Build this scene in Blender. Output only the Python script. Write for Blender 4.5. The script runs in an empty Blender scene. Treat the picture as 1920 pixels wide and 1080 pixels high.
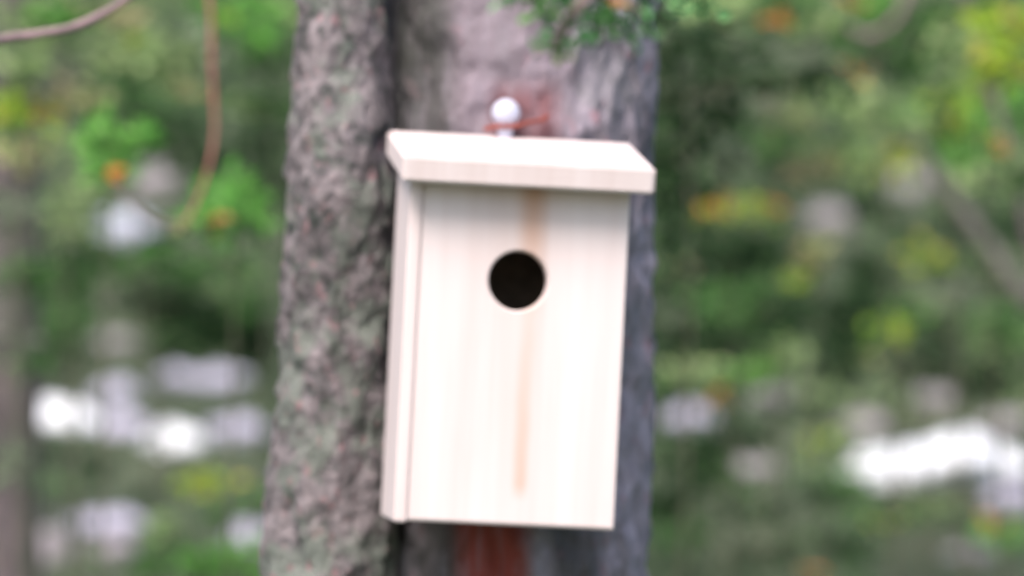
import bpy, bmesh, math, random
from mathutils import Vector, Matrix, noise
sc = bpy.context.scene
C = sc.collection
R = math.radians

# ---------------------------------------------------------------- camera
H = 1.6            # camera height
S = 0.00042        # metres per photo pixel at 4 m
D0 = 4.0
cam = bpy.data.objects.new('camera', bpy.data.cameras.new('camera'))
C.objects.link(cam); sc.camera = cam
cam.location = (0, 0, H); cam.rotation_euler = (R(90), 0, 0)
cam.data.sensor_width = 36; cam.data.lens = 36 * D0 / (1920 * S)
cam.data.clip_start = 0.1; cam.data.clip_end = 500
cam.data.dof.use_dof = True
cam.data.dof.focus_distance = 3.57
cam.data.dof.aperture_fstop = 4.3
# ---------------------------------------------------------------- light
SUN_EL, SUN_AZ = R(55), R(-157)   # high, from behind the camera, slightly left
w = bpy.data.worlds.new("World"); sc.world = w; w.use_nodes = True
wn = w.node_tree.nodes; wl = w.node_tree.links
sky = wn.new('ShaderNodeTexSky'); sky.sky_type = 'NISHITA'; sky.sun_disc = False
sky.sun_elevation = SUN_EL; sky.sun_rotation = SUN_AZ
sky.dust_density = 4; sky.air_density = 1.0; sky.ozone_density = 0.6
wl.new(sky.outputs[0], wn['Background'].inputs['Color'])
wn['Background'].inputs['Strength'].default_value = 0.12
sun = bpy.data.objects.new('sun', bpy.data.lights.new('sun', 'SUN')); C.objects.link(sun)
sun.data.energy = 2.3; sun.data.angle = R(32); sun.data.color = (1, 0.87, 0.82)
sd = Vector((math.cos(SUN_EL) * math.sin(SUN_AZ), math.cos(SUN_EL) * math.cos(SUN_AZ), math.sin(SUN_EL)))
sun.rotation_euler = sd.to_track_quat('Z', 'Y').to_euler(); sun.location = (-2, -3, 8)
sc.view_settings.view_transform = 'Standard'; sc.view_settings.look = 'None'
sc.view_settings.exposure = 0.93; sc.view_settings.gamma = 1
sc.cycles.use_denoising = True
sc.cycles.max_bounces = 6

# ---------------------------------------------------------------- helpers
def at(px, py, d):
    """photo pixel and distance -> point"""
    return Vector(((px - 960) * S * d / D0, d, H + (540 - py) * S * d / D0))

def tag(o, label=None, cat=None, group=None, kind=None):
    if label: o['label'] = label
    if cat: o['category'] = cat
    if group: o['group'] = group
    if kind: o['kind'] = kind
    return o

def empty(name, loc, label, cat, group=None):
    o = bpy.data.objects.new(name, None); C.objects.link(o); o.location = loc
    o.empty_display_size = 0.1
    return tag(o, label, cat, group)

def link(name, me, mat, parent=None, smooth=True):
    o = bpy.data.objects.new(name, me); C.objects.link(o)
    if mat: me.materials.append(mat)
    if smooth:
        for p in me.polygons: p.use_smooth = True
    if parent:
        o.parent = parent
        o.matrix_parent_inverse = Matrix.Translation(-parent.location)
    return o

def build(name, verts, faces, mat, parent=None, smooth=True, cols=None):
    me = bpy.data.meshes.new(name); me.from_pydata([tuple(v) for v in verts], [], faces); me.update()
    if cols:
        at_ = me.color_attributes.new('tone', 'FLOAT_COLOR', 'POINT')
        flat = []
        for c in cols: flat += [c[0], c[1], c[2], 1.0]
        at_.data.foreach_set('color', flat)
    return link(name, me, mat, parent, smooth)

def new_mat(name):
    m = bpy.data.materials.new(name); m.use_nodes = True
    return m, m.node_tree.nodes, m.node_tree.links, m.node_tree.nodes['Principled BSDF']

def n_noise(n, l, scale, detail=4, rough=.55, vec=None, dist=0):
    t = n.new('ShaderNodeTexNoise'); t.inputs['Scale'].default_value = scale
    t.inputs['Detail'].default_value = detail; t.inputs['Roughness'].default_value = rough
    t.inputs['Distortion'].default_value = dist
    if vec is not None: l.new(vec, t.inputs['Vector'])
    return t.outputs['Fac']

def n_ramp(n, l, fac, stops, interp='LINEAR'):
    r = n.new('ShaderNodeValToRGB'); r.color_ramp.interpolation = interp
    e = r.color_ramp.elements
    while len(e) < len(stops): e.new(0.5)
    for i, (p, c) in enumerate(stops):
        e[i].position = p; e[i].color = (c[0], c[1], c[2], 1) if isinstance(c, tuple) else (c, c, c, 1)
    l.new(fac, r.inputs['Fac'])
    return r.outputs['Color']

def n_mix(n, l, fac, a, b, blend='MIX'):
    m = n.new('ShaderNodeMix'); m.data_type = 'RGBA'; m.blend_type = blend
    if isinstance(fac, float): m.inputs[0].default_value = fac
    else: l.new(fac, m.inputs[0])
    for s, v in ((6, a), (7, b)):
        if isinstance(v, tuple): m.inputs[s].default_value = (*v, 1)
        else: l.new(v, m.inputs[s])
    return m.outputs[2]

def n_vec(n, l, scale=(1, 1, 1)):
    tc = n.new('ShaderNodeTexCoord'); mp = n.new('ShaderNodeMapping')
    mp.inputs['Scale'].default_value = scale; l.new(tc.outputs['Object'], mp.inputs['Vector'])
    return mp.outputs['Vector']

def n_bump(n, l, b, h, strength, dist):
    bp = n.new('ShaderNodeBump'); bp.inputs['Strength'].default_value = strength
    bp.inputs['Distance'].default_value = dist; l.new(h, bp.inputs['Height']); l.new(bp.outputs[0], b.inputs['Normal'])

# ---------------------------------------------------------------- materials
def mat_leaf():
    m, n, l, b = new_mat('leaf')
    a = n.new('ShaderNodeAttribute'); a.attribute_name = 'tone'
    l.new(a.outputs['Color'], b.inputs['Base Color'])
    b.inputs['Roughness'].default_value = .85; b.inputs['Specular IOR Level'].default_value = .2
    tr = n.new('ShaderNodeBsdfTranslucent'); l.new(a.outputs['Color'], tr.inputs['Color'])
    mx = n.new('ShaderNodeMixShader'); mx.inputs[0].default_value = .3
    l.new(b.outputs[0], mx.inputs[1]); l.new(tr.outputs[0], mx.inputs[2])
    l.new(mx.outputs[0], n['Material Output'].inputs['Surface'])
    return m

def mat_bark(name, light, mid, dark, lichen, fleck, patch=None, vs=.85, sc_=1.0):
    m, n, l, b = new_mat(name)
    v = n_vec(n, l, (1, 1, vs))
    base = n_ramp(n, l, n_noise(n, l, 62 * sc_, 5, .62, v, .6), [(.34, dark), (.47, mid), (.64, light)])
    green = n_noise(n, l, 24 * sc_, 3, .6, n_vec(n, l, (1, 1, .8)))
    g = n_ramp(n, l, green, [(.50, 0.0), (.60, .8)])
    base = n_mix(n, l, g, base, lichen)
    fl = n_ramp(n, l, n_noise(n, l, 95 * sc_, 2, .5, n_vec(n, l, (1.1, 1.3, .75))), [(.62, 0.0), (.70, .8)])
    base = n_mix(n, l, fl, base, fleck)
    blot = n_ramp(n, l, n_noise(n, l, 17 * sc_, 3, .6, n_vec(n, l, (1, 1, .8)), .8), [(.36, .62), (.5, 1.0), (.66, 1.12)])
    base = n_mix(n, l, 1.0, base, blot, 'MULTIPLY')
    if patch:
        for (c, z0, z1, x0, wid, col) in patch:
            tc = n.new('ShaderNodeTexCoord'); sp = n.new('ShaderNodeSeparateXYZ'); l.new(tc.outputs['Object'], sp.inputs[0])
            def band(out, c0, half, soft):
                s1 = n.new('ShaderNodeMath'); s1.operation = 'SUBTRACT'; l.new(out, s1.inputs[0]); s1.inputs[1].default_value = c0
                ab = n.new('ShaderNodeMath'); ab.operation = 'ABSOLUTE'; l.new(s1.outputs[0], ab.inputs[0])
                mr = n.new('ShaderNodeMapRange'); mr.inputs['From Min'].default_value = half; mr.inputs['From Max'].default_value = half + soft
                mr.inputs['To Min'].default_value = 1; mr.inputs['To Max'].default_value = 0
                l.new(ab.outputs[0], mr.inputs['Value']); return mr.outputs[0]
            fx = band(sp.outputs['X'], x0, wid, .014); fz = band(sp.outputs['Z'], (z0 + z1) / 2, (z1 - z0) / 2, .02)
            mu = n.new('ShaderNodeMath'); mu.operation = 'MULTIPLY'; l.new(fx, mu.inputs[0]); l.new(fz, mu.inputs[1])
            mu2 = n.new('ShaderNodeMath'); mu2.operation = 'MULTIPLY'; l.new(mu.outputs[0], mu2.inputs[0])
            l.new(n_ramp(n, l, n_noise(n, l, 40, 3, .6), [(.3, .6), (.5, 1.0)]), mu2.inputs[1])
            mu3 = n.new('ShaderNodeMath'); mu3.operation = 'MULTIPLY'; l.new(mu2.outputs[0], mu3.inputs[0]); mu3.inputs[1].default_value = c
            base = n_mix(n, l, mu3.outputs[0], base, col)
    l.new(base, b.inputs['Base Color']); b.inputs['Roughness'].default_value = .9
    n_bump(n, l, b, n_noise(n, l, 85 * sc_, 6, .65, v, .5), 1.0, .006)
    return m

def mat_wood(name, stain=False):
    m, n, l, b = new_mat(name)
    v = n_vec(n, l, (1, 1, .05))
    base = n_ramp(n, l, n_noise(n, l, 38, 4, .6, v, .3), [(.3, (.69, .60, .59)), (.6, (.755, .68, .68)), (.85, (.78, .72, .72))])
    base = n_mix(n, l, n_ramp(n, l, n_noise(n, l, 260, 3, .6, v), [(.5, 0.0), (.72, .10)]), base, (.62, .50, .44))
    if stain:
        # rust running down from the roof, through the hole, fading out lower down
        tc = n.new('ShaderNodeTexCoord'); sp = n.new('ShaderNodeSeparateXYZ'); l.new(tc.outputs['Object'], sp.inputs[0])
        def mth(op, a, bb):
            q = n.new('ShaderNodeMath'); q.operation = op
            for i, s in enumerate((a, bb)):
                if s is None: continue
                if isinstance(s, (int, float)): q.inputs[i].default_value = s
                else: l.new(s, q.inputs[i])
            return q.outputs[0]
        wob = mth('MULTIPLY', mth('SUBTRACT', n_noise(n, l, 9, 2, .5, n_vec(n, l, (0, 0, 1))), .5), .010)
        x = mth('ADD', sp.outputs['X'], wob)
        def streak(x0, half, zr, amt, col):
            nonlocal base
            dx = mth('ABSOLUTE', mth('SUBTRACT', x, x0), None)
            r1 = n.new('ShaderNodeMapRange'); r1.interpolation_type = 'SMOOTHSTEP'
            r1.inputs['From Min'].default_value = 0; r1.inputs['From Max'].default_value = half
            r1.inputs['To Min'].default_value = 1; r1.inputs['To Max'].default_value = 0; l.new(dx, r1.inputs['Value'])
            zf = n_ramp(n, l, mth('DIVIDE', sp.outputs['Z'], .27), zr)
            base = n_mix(n, l, mth('MULTIPLY', mth('MULTIPLY', r1.outputs[0], zf), amt), base, col)
        streak(.0060, .017, [(.60, 0.0), (.70, .3), (.85, .75), (.97, 1.0)], .80, (.55, .30, .18))
        streak(.0052, .0095, [(.07, 0.0), (.12, .6), (.3, .5), (.45, .35), (.62, .22), (.72, .0)], .9, (.54, .34, .22))
        streak(.003, .04, [(.10, 0.0), (.3, .4), (.8, .5), (.97, 1.0)], .22, (.60, .42, .34))
        streak(-.037, .025, [(.05, 0.0), (.2, .7), (.6, .6), (.97, .9)], .14, (.55, .45, .43))
    l.new(base, b.inputs['Base Color']); b.inputs['Roughness'].default_value = .75
    b.inputs['Specular IOR Level'].default_value = .25
    n_bump(n, l, b, n_noise(n, l, 220, 4, .6, v), .25, .001)
    return m

def mat_simple(name, c1, c2, scale=60, rough=.8, metal=0, bump=.3):
    m, n, l, b = new_mat(name)
    f = n_noise(n, l, scale, 4, .6, n_vec(n, l))
    l.new(n_ramp(n, l, f, [(.35, c1), (.65, c2)]), b.inputs['Base Color'])
    b.inputs['Roughness'].default_value = rough; b.inputs['Metallic'].default_value = metal
    n_bump(n, l, b, f, bump, .004)
    return m

def mat_ground():
    m, n, l, b = new_mat('forest_ground')
    f = n_noise(n, l, 2.3, 6, .65, n_vec(n, l))
    base = n_ramp(n, l, f, [(.32, (.035, .05, .028)), (.47, (.06, .085, .045)), (.6, (.085, .105, .06)), (.72, (.12, .125, .09))])
    g = n_ramp(n, l, n_noise(n, l, 9, 4, .6, n_vec(n, l)), [(.5, 0.0), (.68, .7)])
    base = n_mix(n, l, g, base, (.045, .085, .035))
    l.new(base, b.inputs['Base Color']); b.inputs['Roughness'].default_value = .95
    n_bump(n, l, b, n_noise(n, l, 25, 5, .7, n_vec(n, l)), .8, .05)
    return m

M_LEAF = mat_leaf()
M_GROUND = mat_ground()
M_WOODF = mat_wood('pale_wood_stained', True)
M_WOOD = mat_wood('pale_wood')
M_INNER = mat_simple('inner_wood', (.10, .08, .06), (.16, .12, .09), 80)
M_BARK1 = mat_bark('grey_pine_bark', (.265, .235, .25), (.15, .137, .146), (.036, .046, .042), (.16, .19, .165), (.30, .18, .195))
M_BARK2 = mat_bark('lavender_bark', (.40, .36, .43), (.26, .235, .275), (.12, .11, .12), (.20, .195, .22), (.33, .21, .25),
                   patch=[(.97, 1.25, 1.412, -.018, .024, (.30, .06, .045)),
                          (.7, 1.66, 1.95, -.012, .055, (.20, .165, .195)),
                          (.75, 1.69, 1.755, .010, .020, (.17, .06, .065)),
                          (.8, 1.25, 1.41, .055, .012, (.055, .055, .05)),
                          (.85, 1.785, 1.83, -.080, .012, (.05, .05, .045)),
                          (.8, 1.67, 1.90, -.075, .020, (.05, .055, .05)),
                          (.8, 1.25, 1.41, -.062, .012, (.055, .055, .05))], vs=.5, sc_=.6)
M_BARKD = mat_bark('dark_mossy_bark', (.038, .042, .026), (.027, .034, .020), (.016, .021, .014), (.026, .042, .02), (.05, .04, .03), sc_=.5)
M_BARKL = mat_bark('purple_brown_bark', (.17, .14, .15), (.11, .095, .10), (.06, .055, .055), (.09, .10, .08), (.2, .14, .14), sc_=.5)
M_TWIG = mat_simple('twig_bark', (.16, .125, .11), (.24, .19, .18), 90)
M_STEM = mat_simple('green_stem', (.06, .075, .045), (.11, .11, .07), 60)
M_STEM2 = mat_simple('grey_stem', (.12, .115, .11), (.17, .16, .15), 30)
M_REDTWIG = mat_simple('red_twig_bark', (.32, .12, .11), (.45, .19, .17), 50)
M_PINKTWIG = mat_simple('pinkish_twig_bark', (.13, .10, .11), (.32, .23, .25), 30)
M_WIRE = mat_simple('rusty_wire', (.15, .035, .03), (.32, .075, .045), 90, .7, .2)
M_KNOB = mat_simple('white_knob', (.46, .49, .62), (.58, .62, .75), 60, .35, 0, .05)

# ---------------------------------------------------------------- geometry helpers
def tube_data(pts, radii, seg=10):
    vs, fs = [], []
    n = len(pts); prev = None
    for i, p in enumerate(pts):
        t = (pts[min(i + 1, n - 1)] - pts[max(i - 1, 0)]).normalized()
        if prev is None:
            a = t.orthogonal().normalized()
        else:
            a = (prev - t * prev.dot(t)).normalized()
        prev = a; bb = t.cross(a)
        for k in range(seg):
            th = 2 * math.pi * k / seg
            vs.append(p + (a * math.cos(th) + bb * math.sin(th)) * radii[i])
    for i in range(n - 1):
        for k in range(seg):
            k2 = (k + 1) % seg
            fs.append((i * seg + k, i * seg + k2, (i + 1) * seg + k2, (i + 1) * seg + k))
    fs.append(tuple(range(seg - 1, -1, -1))); fs.append(tuple(range((n - 1) * seg, n * seg)))
    return vs, fs

def spline(pts, per=6):
    out = []; n = len(pts)
    for i in range(n - 1):
        p0, p1, p2, p3 = pts[max(i - 1, 0)], pts[i], pts[i + 1], pts[min(i + 2, n - 1)]
        for k in range(per):
            t = k / per
            out.append(.5 * ((2 * p1) + (p2 - p0) * t + (2 * p0 - 5 * p1 + 4 * p2 - p3) * t * t + (3 * p1 - p0 - 3 * p2 + p3) * t ** 3))
    out.append(pts[-1]); return out

def merge(parts):
    vs, fs = [], []
    for v, f in parts:
        o = len(vs); vs += v; fs += [tuple(i + o for i in q) for q in f]
    return vs, fs

def branch(name, parts, mat, parent, seg=8):
    """parts: list of (points, r0, r1)"""
    ds = []
    for pts, r0, r1 in parts:
        sp = spline([Vector(p) for p in pts])
        n = len(sp) - 1
        rr = [(r0 + (r1 - r0) * i / n) * (1 + .12 * noise.noise(sp[i] * 40)) for i in range(n + 1)]
        ds.append(tube_data(sp, rr, seg))
    v, f = merge(ds)
    return build(name, v, f, mat, parent)

def bark_trunk(name, prof, mat, parent, seg=160, dz=.005, amp=.006, fine_z=(1.25, 1.95), seed=0, y_of=None):
    """prof: list of (z, x, y, r) — a displaced bark cylinder following it"""
    zs = []; z = prof[0][0]
    while z < prof[-1][0]:
        zs.append(z); z += dz if fine_z[0] < z < fine_z[1] else .05
    zs.append(prof[-1][0])
    def ip(z):
        for a, b in zip(prof, prof[1:]):
            if a[0] <= z <= b[0]:
                t = (z - a[0]) / (b[0] - a[0]); return [a[i] + (b[i] - a[i]) * t for i in (1, 2, 3)]
        return prof[-1][1:]
    vs, fs = [], []
    for z in zs:
        x, y, r = ip(z)
        for k in range(seg):
            th = 2 * math.pi * k / seg; cx, cy = math.cos(th), math.sin(th)
            p = Vector((cx * r, cy * r, z + seed))
            q = Vector((p.x * 50, p.y * 50, p.z * 36))
            h = noise.noise(q) + .6 * noise.noise(q * 2.1) + .35 * noise.noise(q * 4.3)
            ridge = 1 - abs(noise.noise(Vector((p.x * 34, p.y * 34, p.z * 20)))) * 2
            low = noise.noise(Vector((cx * 1.2, cy * 1.2, z * 5 + seed)))
            rr = r + amp * (h * .8 + ridge * .7 - .4) + .05 * r * low
            vs.append(Vector((x + cx * rr, y + cy * rr, z)))
    n = len(zs)
    for i in range(n - 1):
        for k in range(seg):
            k2 = (k + 1) % seg
            fs.append((i * seg + k, i * seg + k2, (i + 1) * seg + k2, (i + 1) * seg + k))
    fs.append(tuple(range((n - 1) * seg, n * seg)))
    return build(name, vs, fs, mat, parent)

def ground_z(x, y):
    z = .25 * max(0.0, y - 5) - .12 * math.exp(-((y - 5) ** 2))
    if y > 30: z -= .1 * (y - 30)
    k = min(1, max(0, (y - 2) / 6))
    z += k * (.10 * noise.noise(Vector((x * .7, y * .7, 3))) + .05 * noise.noise(Vector((x * 2.2, y * 2.2, 9))))
    z += .02 * noise.noise(Vector((x * 3, y * 3, 0)))
    return z

def ground_hit(px, py):
    """where the line of sight through a photo pixel meets the bank"""
    d = 6.0
    while d < 30:
        p = at(px, py, d)
        if p.z <= ground_z(p.x, p.y): return p
        d += .02
    return at(px, py, 30)

# ---------------------------------------------------------------- ground: one sheet out to the horizon
def ground():
    def axis(lo, hi, core0, core1, step, big):
        a = []; v = lo
        while v < hi:
            a.append(v); v += step if core0 - 1e-6 <= v < core1 else big
        a.append(hi); return a
    xs = axis(-120, 120, -5, 5, .08, 2.5); ys = axis(-60, 160, 0, 20, .08, 2.5)
    vs = [(x, y, ground_z(x, y)) for y in ys for x in xs]
    nx = len(xs)
    fs = [(j * nx + i, j * nx + i + 1, (j + 1) * nx + i + 1, (j + 1) * nx + i) for j in range(len(ys) - 1) for i in range(nx - 1)]
    o = build('ground', vs, fs, M_GROUND); o['kind'] = 'structure'
ground()

# ---------------------------------------------------------------- leaves
PAL = {
    'B': [(.14, .38, .07), (.19, .44, .10), (.09, .27, .05)],
    'M': [(.075, .18, .05), (.11, .24, .07), (.045, .12, .035)],
    'L': [(.27, .40, .16), (.35, .46, .22), (.15, .27, .10)],
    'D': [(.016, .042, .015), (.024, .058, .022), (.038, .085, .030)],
    'Y': [(.36, .50, .05), (.27, .48, .05), (.44, .43, .08)],
    'O': [(.60, .23, .06), (.52, .32, .08), (.36, .22, .08)],
    'N': [(.12, .32, .12), (.18, .38, .15), (.08, .22, .08)],
    'T': [(.32, .35, .17), (.25, .33, .13), (.38, .32, .19)],
    'G': [(.17, .23, .15), (.12, .18, .10), (.22, .24, .19)],
}
def leaf(vs, fs, cs, p, L, W, col, rnd, up=.35):
    d = Vector((rnd.gauss(0, 1), rnd.gauss(0, 1), rnd.gauss(0, .6))).normalized()
    nrm = Vector((rnd.gauss(0, .5), rnd.gauss(-.35, .5), rnd.gauss(up, .5)))
    s = d.cross(nrm)
    if s.length < 1e-3: return
    s.normalize(); nn = s.cross(d).normalized()
    o = len(vs)
    a = p; b = p + d * L * .45; c = p + d * L - nn * L * .15
    vs += [a, b + s * W * .5 + nn * W * .12, c, b - s * W * .5 + nn * W * .12, b]
    fs += [(o, o + 1, o + 4), (o + 1, o + 2, o + 4), (o + 4, o + 2, o + 3), (o, o + 4, o + 3)]
    cs += [col] * 5

def clump(vs, fs, cs, c, rx, rz, cls, rnd, L=.026, dens=2.6):
    pal = PAL[cls]; ry = min(rx, .12)
    N = int(dens * math.pi * rx * rz / (.5 * L * L * .6))
    for _ in range(max(N, 6)):
        while True:
            q = Vector((rnd.uniform(-1, 1), rnd.uniform(-1, 1), rnd.uniform(-1, 1)))
            lim = 1 + .5 * noise.noise(q * 1.6 + c * 9)
            if q.length < lim: break
        p = c + Vector((q.x * rx, q.y * ry, q.z * rz))
        k = pal[rnd.choices((0, 1, 2), (4, 3, 3))[0]]; f = rnd.uniform(.75, 1.25)
        leaf(vs, fs, cs, p, L * rnd.uniform(.7, 1.3), L * .6 * rnd.uniform(.8, 1.2), tuple(x * f for x in k), rnd)

def shrub(i, d, base_px, label, blobs, group='leafy shrubs on the bank behind the trees', autumn=(), stem_r=.0042, name='leafy_shrub', L=.026):
    rnd = random.Random(100 + i)
    bx = (base_px - 960) * S * d / D0
    root = Vector((bx, d, ground_z(bx, d) - .02))
    o = empty(name, root, label, 'shrub', group)
    vs, fs, cs = [], [], []
    stems = []
    cent = [(at(px, py, d + rnd.uniform(-.25, .25)), rx * S * d / D0, ry * S * d / D0, k) for px, py, rx, ry, k in blobs]
    cent.sort(key=lambda t: t[0].z)
    top = cent[-1][0]
    def on_stem(t):
        return root.lerp(top, t) + Vector((.04 * math.sin(t * 5 + i), .03 * math.sin(t * 4), 0)) * (1 - t) * min(1, t * 6)
    for c, rx, rz, k in cent:
        g = 1.15 if k in 'BYL' else 1.0
        clump(vs, fs, cs, c, rx * g, rz * g, k, rnd, L)
        t = max(.12, min(1, (c.z - .02 - root.z) / max(.1, top.z - root.z)))
        st = on_stem(t)
        stems.append(([st, st.lerp(c, .5) + Vector((0, 0, .012)), c], stem_r * .55, stem_r * .2))
        for _ in range(3):
            e = c + Vector((rnd.uniform(-rx, rx), rnd.uniform(-.05, .05), rnd.uniform(-rz, rz)))
            stems.append(([c, c.lerp(e, .5) + Vector((0, 0, .01)), e], stem_r * .2, stem_r * .12))
    stems.append(([on_stem(q / 6) for q in range(7)], stem_r * 1.1, stem_r * .4))
    branch('stem', stems, M_STEM, o, 6)
    build('foliage', vs, fs, M_LEAF, o, False, cs)
    if autumn:
        vs, fs, cs = [], [], []
        for px, py, rx, ry, k in autumn:
            clump(vs, fs, cs, at(px, py, d - .33), rx * S * d / D0, ry * S * d / D0, k, rnd, .022, 2.2)
        a = build('autumn_leaves', vs, fs, M_LEAF, o, False, cs); a['label'] = 'orange and yellow turning leaves'
    return o

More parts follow.
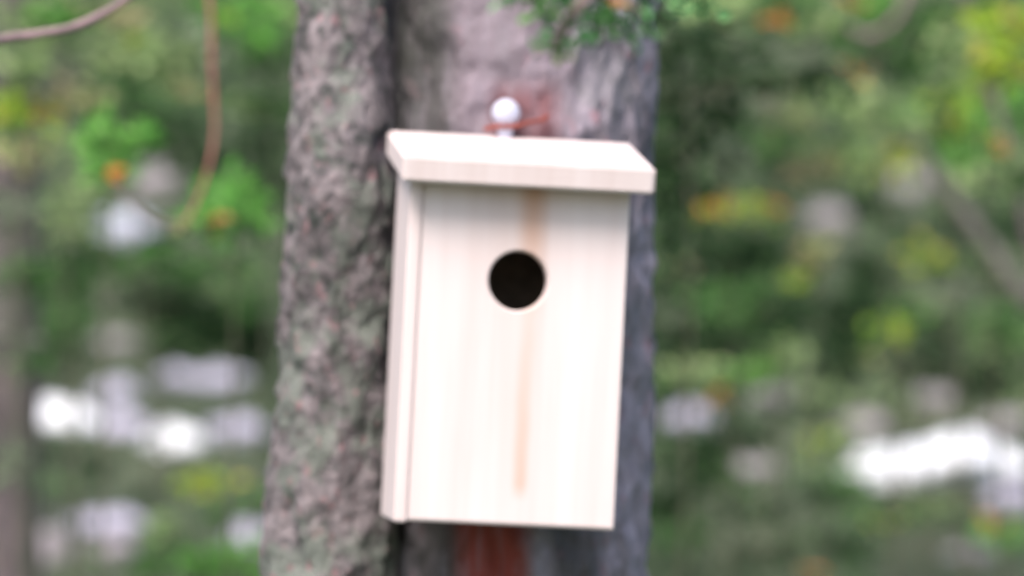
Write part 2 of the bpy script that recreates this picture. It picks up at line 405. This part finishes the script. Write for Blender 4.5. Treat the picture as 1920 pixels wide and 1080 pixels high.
SHRUBS = [
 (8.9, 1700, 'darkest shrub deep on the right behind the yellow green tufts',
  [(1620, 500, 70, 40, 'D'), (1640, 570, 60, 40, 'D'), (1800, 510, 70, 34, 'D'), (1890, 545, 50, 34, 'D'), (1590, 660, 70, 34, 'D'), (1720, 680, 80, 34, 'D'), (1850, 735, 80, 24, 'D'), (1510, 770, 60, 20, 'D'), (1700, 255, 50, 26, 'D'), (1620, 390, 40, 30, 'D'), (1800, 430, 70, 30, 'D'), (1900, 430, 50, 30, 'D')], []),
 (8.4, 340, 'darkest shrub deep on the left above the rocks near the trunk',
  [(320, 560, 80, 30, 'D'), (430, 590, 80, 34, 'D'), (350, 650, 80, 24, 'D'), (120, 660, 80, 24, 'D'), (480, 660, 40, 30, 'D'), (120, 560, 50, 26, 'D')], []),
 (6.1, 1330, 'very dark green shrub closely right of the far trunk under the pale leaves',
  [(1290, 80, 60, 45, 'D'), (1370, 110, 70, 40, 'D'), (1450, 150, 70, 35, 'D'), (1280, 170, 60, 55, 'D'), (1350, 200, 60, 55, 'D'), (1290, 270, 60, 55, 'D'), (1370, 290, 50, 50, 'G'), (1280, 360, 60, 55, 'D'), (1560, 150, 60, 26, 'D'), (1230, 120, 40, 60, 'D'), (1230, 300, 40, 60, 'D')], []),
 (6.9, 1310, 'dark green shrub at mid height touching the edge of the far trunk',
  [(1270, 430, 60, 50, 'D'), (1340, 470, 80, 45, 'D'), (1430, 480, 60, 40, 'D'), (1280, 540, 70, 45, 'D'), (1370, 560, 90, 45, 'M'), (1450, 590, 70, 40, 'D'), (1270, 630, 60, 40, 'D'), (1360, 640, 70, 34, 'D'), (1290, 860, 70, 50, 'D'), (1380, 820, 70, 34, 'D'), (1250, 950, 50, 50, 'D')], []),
 (6.7, 60, 'sparse dark green shrub in front of the brown trunk at the left edge',
  [(30, 400, 50, 40, 'G'), (50, 520, 50, 40, 'M'), (20, 640, 36, 26, 'G'), (60, 690, 40, 24, 'M'), (30, 880, 40, 30, 'G')], []), # depth, base px, label, blobs, autumn
 (6.6, 150, 'pale green shrub filling the top left corner behind the curved bare twig',
  [(60, 35, 80, 45, 'L'), (20, 120, 60, 40, 'L'), (255, 95, 95, 45, 'L'), (330, 125, 60, 40, 'L'), (150, 178, 60, 26, 'T'), (110, 20, 50, 30, 'B'), (210, 30, 70, 25, 'T')], [(228, 85, 20, 12, 'Y')]),
 (6.4, 20, 'yellow tinged shrub at the left edge under the pale green one',
  [(45, 205, 60, 36, 'Y'), (10, 240, 40, 30, 'B'), (40, 290, 60, 35, 'T')], [(92, 222, 14, 12, 'O')]),
 (5.9, 205, 'round bright green leaf tuft left of the hanging red twig',
  [(208, 268, 58, 46, 'B'), (200, 300, 48, 36, 'B'), (225, 318, 34, 26, 'B')], [(200, 330, 6, 8, 'O')]),
 (6.0, 450, 'bright green tuft between the tip of the red twig and the near trunk',
  [(440, 375, 74, 42, 'B'), (430, 395, 74, 34, 'B'), (400, 412, 55, 26, 'B'), (470, 418, 50, 25, 'M'), (300, 470, 42, 36, 'M')], [(398, 414, 7, 6, 'O')]),
 (7.0, 470, 'fresh green shrub high up against the left side of the near trunk',
  [(455, 40, 75, 50, 'B'), (505, 105, 45, 55, 'M'), (480, 195, 50, 26, 'L'), (395, 100, 40, 50, 'G'), (500, 200, 45, 22, 'M'), (520, 20, 50, 40, 'L')], [(425, 35, 16, 14, 'Y'), (340, 165, 26, 16, 'T')]),
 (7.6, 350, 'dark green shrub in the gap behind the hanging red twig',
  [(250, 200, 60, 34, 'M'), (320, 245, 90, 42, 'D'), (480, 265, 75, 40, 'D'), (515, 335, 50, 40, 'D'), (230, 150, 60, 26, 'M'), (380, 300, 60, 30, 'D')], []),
 (8.1, 130, 'dull green shrub on the left beside the dark trunk',
  [(110, 345, 50, 45, 'G'), (150, 390, 60, 50, 'L'), (120, 520, 70, 50, 'M'), (120, 610, 70, 50, 'M'), (170, 470, 60, 40, 'M')], [(18, 628, 16, 14, 'Y')]),
 (8.3, 400, 'wide dull green shrub above the row of pale rocks',
  [(400, 500, 100, 40, 'M'), (300, 560, 80, 44, 'D'), (410, 600, 100, 50, 'D'), (470, 640, 60, 45, 'D'), (340, 640, 60, 30, 'M'), (250, 500, 60, 30, 'M'), (470, 560, 60, 30, 'M')], []),
 (7.8, 390, 'small yellow green shrub low beside the near trunk below the rocks',
  [(385, 905, 48, 17, 'Y'), (470, 940, 32, 20, 'B'), (365, 912, 22, 12, 'Y'), (420, 965, 50, 18, 'M')], []),
 (7.4, 440, 'bright green shrub at the bottom edge left of the near trunk',
  [(460, 1055, 60, 40, 'B'), (390, 1060, 50, 34, 'B'), (320, 1030, 60, 26, 'M'), (260, 1065, 60, 30, 'M'), (300, 990, 40, 18, 'L')], []),
 (8.5, 130, 'dull low shrub in front of the rocks at lower left',
  [(120, 915, 60, 18, 'M'), (100, 850, 60, 20, 'D'), (190, 870, 40, 20, 'D'), (280, 930, 40, 14, 'D')], []),
 (6.8, 1430, 'pale green shrub at the top just right of the far trunk',
  [(1370, 15, 70, 34, 'L'), (1440, 25, 55, 40, 'M'), (1540, 45, 55, 30, 'L'), (1490, 10, 60, 30, 'M'), (1330, 5, 50, 22, 'L')], [(1455, 35, 14, 8, 'O')]),
 (6.9, 1680, 'green shrub at the top with a looping pale stem on the right',
  [(1640, 20, 50, 34, 'B'), (1720, 75, 70, 42, 'M'), (1690, 120, 70, 30, 'M'), (1760, 20, 60, 34, 'M'), (1590, 90, 50, 25, 'M'), (1800, 60, 50, 40, 'L')], [(1604, 132, 28, 9, 'O'), (1608, 10, 9, 12, 'O')]),
 (6.5, 1890, 'yellow green shrub filling the upper right corner',
  [(1800, 100, 60, 36, 'L'), (1890, 50, 60, 40, 'Y'), (1885, 120, 55, 44, 'Y'), (1840, 20, 50, 30, 'M'), (1900, 335, 40, 30, 'M'), (1850, 325, 50, 22, 'L')], [(1885, 272, 15, 13, 'O')]),
 (7.2, 1810, 'bright soft green shrub under the yellow corner shrub',
  [(1790, 160, 60, 34, 'L'), (1880, 205, 60, 42, 'B'), (1800, 215, 60, 42, 'Y'), (1740, 185, 50, 34, 'M'), (1760, 260, 50, 30, 'M'), (1830, 285, 60, 30, 'B'), (1700, 225, 60, 28, 'L')], []),
 (7.7, 1560, 'tan and green shrub in the middle of the right side',
  [(1490, 210, 48, 34, 'T'), (1590, 185, 100, 28, 'L'), (1640, 215, 60, 28, 'L'), (1535, 310, 68, 36, 'T'), (1610, 295, 60, 30, 'L'), (1660, 310, 44, 28, 'Y'), (1420, 170, 60, 60, 'G'), (1440, 260, 70, 50, 'M')], []),
 (7.9, 1400, 'thin flat spray of yellow and orange leaves right of the nest box',
  [(1390, 392, 80, 15, 'Y'), (1440, 405, 40, 12, 'L')], [(1330, 383, 26, 8, 'O'), (1445, 392, 26, 9, 'O')]),
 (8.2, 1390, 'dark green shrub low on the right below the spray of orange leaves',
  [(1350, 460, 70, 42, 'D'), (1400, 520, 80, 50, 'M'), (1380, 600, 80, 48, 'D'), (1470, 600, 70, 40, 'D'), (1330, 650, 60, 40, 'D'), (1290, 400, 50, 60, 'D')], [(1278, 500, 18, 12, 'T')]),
 (7.8, 1520, 'small tan yellow shrub at mid height on the right',
  [(1520, 480, 36, 40, 'T'), (1505, 510, 26, 26, 'Y')], []),
 (7.6, 1740, 'small yellow green tuft on the right under the pale rock',
  [(1745, 475, 42, 24, 'Y'), (1700, 450, 30, 18, 'M')], []),
 (7.7, 1690, 'bright green tuft with a few orange leaves above the white boulder',
  [(1690, 590, 40, 28, 'B'), (1660, 615, 30, 18, 'Y')], [(1635, 668, 16, 12, 'T')]),
 (7.5, 1420, 'light green shrub with an orange tip right of the nest box base',
  [(1460, 665, 50, 32, 'L'), (1420, 695, 50, 20, 'B'), (1290, 700, 50, 26, 'L'), (1370, 720, 40, 18, 'M'), (1250, 730, 30, 20, 'M')], [(1350, 747, 22, 13, 'O')]),
 (8.6, 1860, 'dull green shrub at the right edge above the white boulder',
  [(1880, 620, 60, 46, 'M'), (1800, 690, 60, 40, 'D'), (1760, 620, 60, 40, 'D'), (1880, 700, 50, 40, 'D'), (1590, 600, 60, 50, 'D'), (1580, 690, 60, 40, 'D'), (1800, 560, 50, 30, 'G')], []),
 (7.9, 1530, 'tiny yellow green tuft left of the white boulder',
  [(1530, 835, 24, 18, 'Y')], []),
 (7.9, 1780, 'low green shrub with orange tips below the white boulder',
  [(1670, 965, 80, 22, 'M'), (1740, 950, 60, 16, 'L'), (1880, 1000, 50, 22, 'B'), (1800, 975, 40, 16, 'M')], [(1855, 975, 18, 10, 'O'), (1648, 985, 20, 9, 'Y')]),
 (8.0, 1440, 'dark low shrub at the bottom right of the far trunk',
  [(1340, 900, 70, 26, 'D'), (1400, 960, 80, 24, 'D'), (1300, 850, 50, 30, 'D'), (1450, 1040, 70, 26, 'D'), (1280, 1000, 50, 40, 'M'), (1550, 930, 50, 20, 'D'), (1600, 1030, 60, 22, 'D')], [(1525, 1072, 22, 9, 'O')]),
]
for i, (d, bp, lab, bl, au) in enumerate(SHRUBS):
    shrub(i, d, bp, lab, bl, autumn=au)

# ---------------------------------------------------------------- undergrowth on the bank: nobody could count it
def undergrowth():
    rnd = random.Random(7); vs, fs, cs = [], [], []
    for _ in range(19000):
        y = 7.6 + rnd.random() * 9.5; x = rnd.uniform(-1, 1) * (.11 * y + 1.3)
        t = noise.noise(Vector((x * 2.6, y * 1.4, 5)))
        u = noise.noise(Vector((x * 5, y * 3, 15)))
        cls = 'D' if t < .12 else 'M' if t < .34 else 'L'
        if u > .42: cls = 'G'
        h = .05 + .05 * max(0, t + .4)
        if any(abs(x - a) < ra * 1.05 and -.9 < y - b < ra for a, b, ra in CLEAR): continue
        z = ground_z(x, y)
        for k in range(3):
            c = PAL[cls][rnd.randrange(3)]; f = rnd.uniform(.75, 1.2)
            leaf(vs, fs, cs, Vector((x + rnd.uniform(-.03, .03), y + rnd.uniform(-.03, .03), z + rnd.uniform(0, h))),
                 rnd.uniform(.02, .04), rnd.uniform(.012, .022), tuple(q * f for q in c), rnd)
    o = build('undergrowth', vs, fs, M_LEAF, None, False, cs)
    tag(o, 'mixed dark and dull green undergrowth and moss covering the bank', 'undergrowth', None, 'stuff')
# ---------------------------------------------------------------- rocks
def rock_mat(name, a, b):
    return mat_simple(name, a, b, 14, .85, 0, .6)
MR = {'W': rock_mat('white_rock', (.72, .77, .84), (.84, .87, .90)),
      'P': rock_mat('lavender_rock', (.30, .30, .39), (.46, .45, .56)),
      'C': rock_mat('grey_rock', (.20, .19, .205), (.30, .28, .30)),
      'V': rock_mat('bluish_rock', (.34, .38, .46), (.52, .55, .66))}
CLEAR = []
def rock(i, px, py, w_, h_, k, label, flat=0, peak=0):
    """a rock lying on the bank; px,py is its middle in the photo, w_,h_ its size there"""
    b = ground_hit(px, py + h_ * .42); u = S * b.y / D0
    CLEAR.append((b.x, b.y, w_ * u / 2))
    bm = bmesh.new(); bmesh.ops.create_icosphere(bm, subdivisions=4, radius=1)
    sx, sz = w_ * u * .55, h_ * u * .62
    for v in bm.verts:
        p = v.co.copy()
        f = 1 + .30 * noise.noise(p * 1.1 + Vector((i * 7, 0, 0))) + .14 * noise.noise(p * 2.6 + Vector((0, i * 5, 0))) + .05 * noise.noise(p * 7)
        if peak: f *= 1 + peak * math.exp(-((p.x - .25) ** 2) / .06) * max(0, p.z)
        v.co = Vector((p.x * sx * f, p.y * sx * .8 * f, max(p.z, -.45) * sz * f))
    me = bpy.data.meshes.new('rock'); bm.to_mesh(me); bm.free()
    o = link('rock', me, MR[k]); o.location = (b.x, b.y + sx * .3, b.z + sz * .28)
    tag(o, label, 'rock', 'pale rocks on the bank')
ROCKS = [
 (112, 775, 150, 58, 'W', 'brightest white rock in the row on the left beside the dark trunk'),
 (218, 730, 88, 46, 'P', 'pale lavender rock just behind and above the brightest left rock'),
 (228, 792, 92, 50, 'P', 'small lavender rock touching the right end of the brightest left rock'),
 (345, 708, 100, 46, 'P', 'left half of the long lavender rock pair behind the row'),
 (415, 706, 86, 44, 'P', 'lavender rock nearest the trunk in the back row'),
 (325, 818, 108, 56, 'W', 'whitish rock lowest in the middle of the left row'),
 (445, 802, 118, 52, 'P', 'pale rock closest to the near trunk in the front row'),
 (195, 975, 130, 42, 'P', 'flat lavender rock at lower left behind the low shrub'),
 (85, 1020, 90, 70, 'C', 'big dull grey rock in the bottom left corner'),
 (215, 1030, 90, 56, 'C', 'dull grey rock right of the corner rock at the bottom'),
 (470, 1000, 80, 54, 'P', 'greyish lavender rock half hidden by the near trunk at the bottom'),
 (225, 420, 105, 66, 'V', 'bluish white rock high on the bank left of the red twig tip'),
 (290, 335, 90, 60, 'C', 'pale grey rock between the round leaf tuft and the red twig'),
 (215, 640, 80, 36, 'C', 'faint grey rock above the left row'),
 (1295, 780, 88, 56, 'P', 'small pale lavender rock just right of the far trunk'),
 (1432, 745, 84, 44, 'C', 'grey rock beside the orange leaves right of the far trunk'),
 (1420, 872, 90, 30, 'C', 'low grey rock left of the white boulder'),
 (1895, 930, 90, 54, 'P', 'lavender rock under the right end of the white boulder'),
 (1700, 340, 76, 50, 'C', 'pale rock high on the right under the yellow leaves'),
 (1620, 790, 90, 40, 'C', 'grey rock behind the left end of the white boulder'),
 (1760, 742, 110, 36, 'C', 'grey rock behind the peak of the white boulder'),
 (1885, 790, 90, 40, 'C', 'grey rock at the right edge behind the white boulder'),
 (1560, 405, 90, 50, 'C', 'brownish grey rock in the middle of the right side'),
 (1820, 1035, 90, 34, 'C', 'low grey rock at the bottom right'),
]
for i, r in enumerate(ROCKS): rock(i, *r)
rock(40, 1762, 870, 312, 78, 'W', 'long bright white boulder with a peaked top at lower right', peak=.75)

undergrowth()

# ---------------------------------------------------------------- far trunks
t = empty('brown_tree', Vector((at(18, 0, 7.4).x, 7.4, ground_z(-.7, 7.4) - .05)), 'blurred purple brown trunk at the far left edge', 'tree')
bark_trunk('trunk', [(t.location.z, t.location.x - .03, 7.4, .09), (1.3, t.location.x - .015, 7.4, .058), (1.75, t.location.x, 7.4, .045), (2.0, t.location.x, 7.4, .05), (5, t.location.x, 7.4, .04)], M_BARKL, t, 64, .02, .006, seed=8)

# leaning bare pole on the right
p0, p1 = at(1735, 300, 8.0), at(1925, 560, 8.0)
dirv = (p1 - p0)
base = p0 + dirv * 2.3; base.z = ground_z(base.x, base.y) - .03
t = empty('leaning_sapling', base, 'bare grey stem leaning in from the right edge', 'sapling')
branch('stem', [([base, p1 + dirv * .3, p1, p0.lerp(p1, .5), p0, p0 - dirv * .35 + Vector((0, 0, .02))], .020, .006)], M_STEM2, t, 8)

# looping pale twig in the top right shrub
a = at(1720, -120, 6.7)
t = empty('looping_twig', Vector((a.x + .1, 6.7, ground_z(a.x, 6.7))), 'thin pale twig curling in a loop at the top right', 'twig')
lb = t.location
branch('stem', [([lb, lb + Vector((.10, 0, .9)), at(1760, -160, 6.7), at(1705, -20, 6.7), at(1685, 30, 6.7), at(1645, 62, 6.7), at(1605, 60, 6.7), at(1590, 40, 6.7)], .006, .0035)], M_PINKTWIG, t, 6)

# ---------------------------------------------------------------- slender young trees whose twigs hang into the picture
def twig_tree(name, x, y, label, trunk_pts, parts):
    t = empty(name, Vector((x, y, ground_z(x, y) - .02)), label, 'tree')
    branch('trunk', [(trunk_pts, .016, .007)], M_TWIG, t, 8)
    for pn, pts, r0, r1, m in parts: branch(pn, [(pts, r0, r1)], m, t, 8)
    return t
D1 = 5.1
tp = Vector((-.72, D1, 2.25))
t = twig_tree('young_birch', -.72, D1, 'thin red twig hanging down between green leaves left of the near trunk',
          [(-.72, D1, -.02), (-.70, D1, .8), (-.73, D1, 1.6), tp],
          [('hanging_twig', [tp, at(180, -330, D1), at(350, -180, D1), at(392, 0, D1), at(397, 120, D1), at(401, 190, D1), at(402, 250, D1), at(392, 310, D1), at(372, 370, D1), at(350, 412, D1), at(325, 440, D1)], .0028, .0016, M_REDTWIG),
           ('side_twig', [at(345, 420, D1), at(290, 412, D1), at(240, 375, D1), at(205, 350, D1)], .0018, .001, M_TWIG)])
vs, fs, cs = [], [], []; rnd = random.Random(5)
clump(vs, fs, cs, at(385, 182, D1), 7 * S, 7 * S, 'O', rnd, .006); clump(vs, fs, cs, at(345, 425, D1), 30 * S, 16 * S, 'T', rnd, .008)
clump(vs, fs, cs, at(290, 480, D1), 34 * S, 20 * S, 'M', rnd, .009)
tag(build('leaves', vs, fs, M_LEAF, t, False, cs), 'few small green and orange leaves at the twig tip')
D2 = 4.35
tp = Vector((-.62, D2, 2.1))
twig_tree('young_rowan', -.62, D2, 'bare pinkish twig curving across the top left corner', [(-.62, D2, -.02), (-.60, D2, .7), (-.61, D2, 1.2), Vector((-.58, D2, 1.62)), Vector((-.60, D2, 2.1))],
          [('curved_twig', [Vector((-.585, D2, 1.66)), at(-120, 105, D2), at(0, 74, D2), at(70, 64, D2), at(140, 50, D2), at(195, 25, D2), at(250, -12, D2), at(320, -70, D2)], .0052, .0028, M_PINKTWIG)])

# ---------------------------------------------------------------- the near trunk (left)
def tp_(z_py, xl, xr, d):
    p = at((xl + xr) / 2, z_py, d); return (p.z, p.x, d, (xr - xl) / 2 * S * d / D0)
d = 4.19
t = empty('pine_tree', Vector((-.215, d, -.03)), 'rough grey pine trunk with pinkish flaky bark and lichen left of the nest box', 'tree')
prof = [(-.03, -.215, d, .085), (.5, -.185, d, .062), (1.1, -.16, d, .054), tp_(1080, 492, 745, d), tp_(850, 503, 745, d), tp_(700, 522, 742, d), tp_(500, 530, 738, d), tp_(300, 543, 733, d), tp_(0, 553, 725, d), (2.6, -.13, d, .033), (4.5, -.12, d, .02)]
bark_trunk('trunk', prof, M_BARK1, t, 200, .0035, .0060, seed=1)
branch('limb', [([(-.13, d, 2.9), (-.45, d - .1, 3.1), (-.9, d - .2, 3.15)], .014, .004), ([(-.13, d, 3.5), (.2, d + .3, 3.8), (.5, d + .5, 3.9)], .014, .004)], M_TWIG, t)

# ---------------------------------------------------------------- the trunk that carries the box
d = 4.275
t = empty('spruce_tree', Vector((.02, d, -.03)), 'broad lavender grey trunk with reddish patches carrying the nest box', 'tree')
prof = [(-.03, .03, d, .15), (.6, .02, d, .115), tp_(1080, 690, 1212, d), tp_(540, 700, 1224, d), tp_(0, 706, 1234, d), (2.6, .02, d, .09), (4.5, .02, d, .06)]
tr = bark_trunk('trunk', prof, M_BARK2, t, 240, .004, .0055, seed=5)
# leafy bough crossing in front of its top right
bp = []
bo = at(1120, -900, 4.3)
bl = branch('bough', [([bo, at(1160, -120, 3.3), at(1110, -20, 2.88), at(1060, 45, 2.88), at(1040, 85, 2.88)], .006, .002),
                 ([at(1110, -20, 2.88), at(1180, 10, 2.88), at(1225, 40, 2.88)], .003, .0015),
                 ([at(1160, -120, 3.3), at(1050, -60, 2.88), at(990, 5, 2.88)], .003, .0015)], M_TWIG, t)
vs, fs, cs = [], [], []; rnd = random.Random(11)
for px, py, rx, ry, k in [(1040, 10, 60, 22, 'N'), (1100, 25, 70, 28, 'N'), (1180, 25, 50, 34, 'N'), (1150, 50, 50, 20, 'N'), (1030, 55, 28, 18, 'N'), (1060, 95, 22, 16, 'L'), (1010, 85, 18, 12, 'N'), (1220, 20, 30, 30, 'D'), (1060, -30, 90, 30, 'N'), (1190, -40, 90, 40, 'N'), (1130, 15, 35, 18, 'B'), (1010, 20, 30, 20, 'B'), (1090, 75, 40, 16, 'N'), (1200, 60, 30, 22, 'N'), (1275, 5, 50, 20, 'N'), (1330, 20, 50, 16, 'N'), (970, 5, 40, 14, 'N')]:
    clump(vs, fs, cs, at(px, py, 2.88), rx * S * .74, ry * S * .74, k, rnd, .010, 1.7)
clump(vs, fs, cs, at(1153, 5, 2.85), 8 * S, 7 * S, 'O', rnd, .007)
f = build('foliage', vs, fs, M_LEAF, bl, False, cs)

# ---------------------------------------------------------------- nest box, built upright in its own space, then placed
nb = empty('nest_box', Vector((0, 0, 0)), 'pale wooden nest box with round hole and rust streak hanging on the trunk', 'nest box')
def box(name, x0, x1, y0, y1, z0, z1, mat, parent=nb, bev=.0015, shear=None):
    bm = bmesh.new(); bmesh.ops.create_cube(bm, size=1)
    for v in bm.verts:
        v.co = Vector(((x0 + x1) / 2 + v.co.x * (x1 - x0), (y0 + y1) / 2 + v.co.y * (y1 - y0), (z0 + z1) / 2 + v.co.z * (z1 - z0)))
        if shear: v.co = shear(v.co)
    bmesh.ops.bevel(bm, geom=bm.edges[:], offset=bev, segments=2, affect='EDGES')
    me = bpy.data.meshes.new(name); bm.to_mesh(me); bm.free()
    o = bpy.data.objects.new(name, me); C.objects.link(o); me.materials.append(mat); o.parent = parent
    return o
FW, FH, DEP = .0825, .270, .118      # half width of the front board, height, depth
# front board with a real hole
def front():
    hx, hz, hr = -.0035, .1935, .0236
    x0, x1, z0, z1, th = -FW, FW, 0, FH, .016
    N = 64; vs = []; fs = []
    out = []
    for k in range(N):
        a = 2 * math.pi * k / N; c, s = math.cos(a), math.sin(a)
        tx = ((x1 - hx) if c > 0 else (x0 - hx)) / c if abs(c) > 1e-9 else 1e9
        tz = ((z1 - hz) if s > 0 else (z0 - hz)) / s if abs(s) > 1e-9 else 1e9
        tt = min(tx, tz); out.append([hx + c * tt, hz + s * tt])
    for cx, cz in ((x0, z0), (x1, z0), (x0, z1), (x1, z1)):
        j = min(range(N), key=lambda q: (out[q][0] - cx) ** 2 + (out[q][1] - cz) ** 2); out[j] = [cx, cz]
    rings = []
    def ring(f):
        o = len(vs)
        for k in range(N): vs.append(f(k))
        rings.append(o)
    ci = lambda r, y: (lambda k: (hx + r * math.cos(2 * math.pi * k / N), y, hz + r * math.sin(2 * math.pi * k / N)))
    ring(lambda k: (out[k][0], th, out[k][1])); ring(lambda k: (out[k][0], .0012, out[k][1]))
    ring(lambda k: (hx + (out[k][0] - hx) * .99, 0, hz + (out[k][1] - hz) * .99))
    ring(ci(hr + .0015, 0)); ring(ci(hr, .0015)); ring(ci(hr, th)); ring(lambda k: (out[k][0], th, out[k][1]))
    for a, b in zip(rings, rings[1:]):
        for k in range(N):
            k2 = (k + 1) % N; fs.append((a + k, b + k, b + k2, a + k2))
    me = bpy.data.meshes.new('front_panel'); me.from_pydata(vs, [], fs); me.update()
    bm = bmesh.new(); bm.from_mesh(me); bmesh.ops.recalc_face_normals(bm, faces=bm.faces); bm.to_mesh(me); bm.free()
    o = bpy.data.objects.new('front_panel', me); C.objects.link(o); me.materials.append(M_WOODF); o.parent = nb
front()
cut = lambda v: Vector((v.x, v.y, v.z + (v.y * .13 if v.z > .15 else 0)))
box('side_panel', -FW - .0105, -FW - .0001, -.0025, DEP, -.0015, FH + .003, M_WOOD, shear=cut)
box('side_panel', FW - .016, FW - .0005, .0175, DEP, -.001, FH + .002, M_WOOD, shear=cut)
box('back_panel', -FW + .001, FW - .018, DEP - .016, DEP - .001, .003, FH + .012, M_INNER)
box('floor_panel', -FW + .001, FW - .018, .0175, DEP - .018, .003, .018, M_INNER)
# roof board, sloping down towards the viewer
roof = box('roof', -.100, .100, 0, .163, 0, .0210, M_WOOD, bev=.0022)
roof.location = (-.0022, -.028, FH - .0035); roof.rotation_euler = (R(8.6), 0, 0)
# white round knob standing behind the roof, with a rusty wire round its stem
kx, ky = -.0065, DEP + .006
prof = [(.0118 * math.sin(math.pi * q / 14), .047 + .0118 * math.cos(math.pi * q / 14)) for q in range(12)] + [(.006, .030), (.006, 0), (0, 0)]
N = 24; vs = []; fs = []
for r, z in prof:
    for k in range(N):
        a = 2 * math.pi * k / N; vs.append((r * math.cos(a), r * math.sin(a), z))
for i in range(len(prof) - 1):
    for k in range(N):
        k2 = (k + 1) % N; fs.append((i * N + k, i * N + k2, (i + 1) * N + k2, (i + 1) * N + k))
me = bpy.data.meshes.new('hanging_knob'); me.from_pydata(vs, [], fs); me.update()
bm = bmesh.new(); bm.from_mesh(me); bmesh.ops.remove_doubles(bm, verts=bm.verts, dist=1e-5); bmesh.ops.recalc_face_normals(bm, faces=bm.faces)
for f_ in bm.faces: f_.smooth = True
bm.to_mesh(me); bm.free()
k = bpy.data.objects.new('hanging_knob', me); C.objects.link(k); me.materials.append(M_KNOB); k.parent = nb
k.location = (kx, ky, FH + .0135)
zz = FH + .028
wp = [Vector(p) for p in ((-.022, ky + .004, zz + .019), (-.014, ky - .007, zz + .021), (.000, ky - .008, zz + .022), (.012, ky - .004, zz + .026), (.024, ky, zz + .029), (.028, ky + .002, zz + .033))]
sp = spline(wp); v_, f_ = tube_data(sp, [.0019] * len(sp), 8)
me = bpy.data.meshes.new('hanging_wire'); me.from_pydata([tuple(q) for q in v_], [], f_); me.update()
o = bpy.data.objects.new('hanging_wire', me); C.objects.link(o); me.materials.append(M_WIRE); o.parent = nb
# place: lean 2.9 degrees clockwise, turned a little to the right
nb.location = at(957, 985, 4.02)
nb.rotation_euler = (R(0), R(2.9), R(6.4))
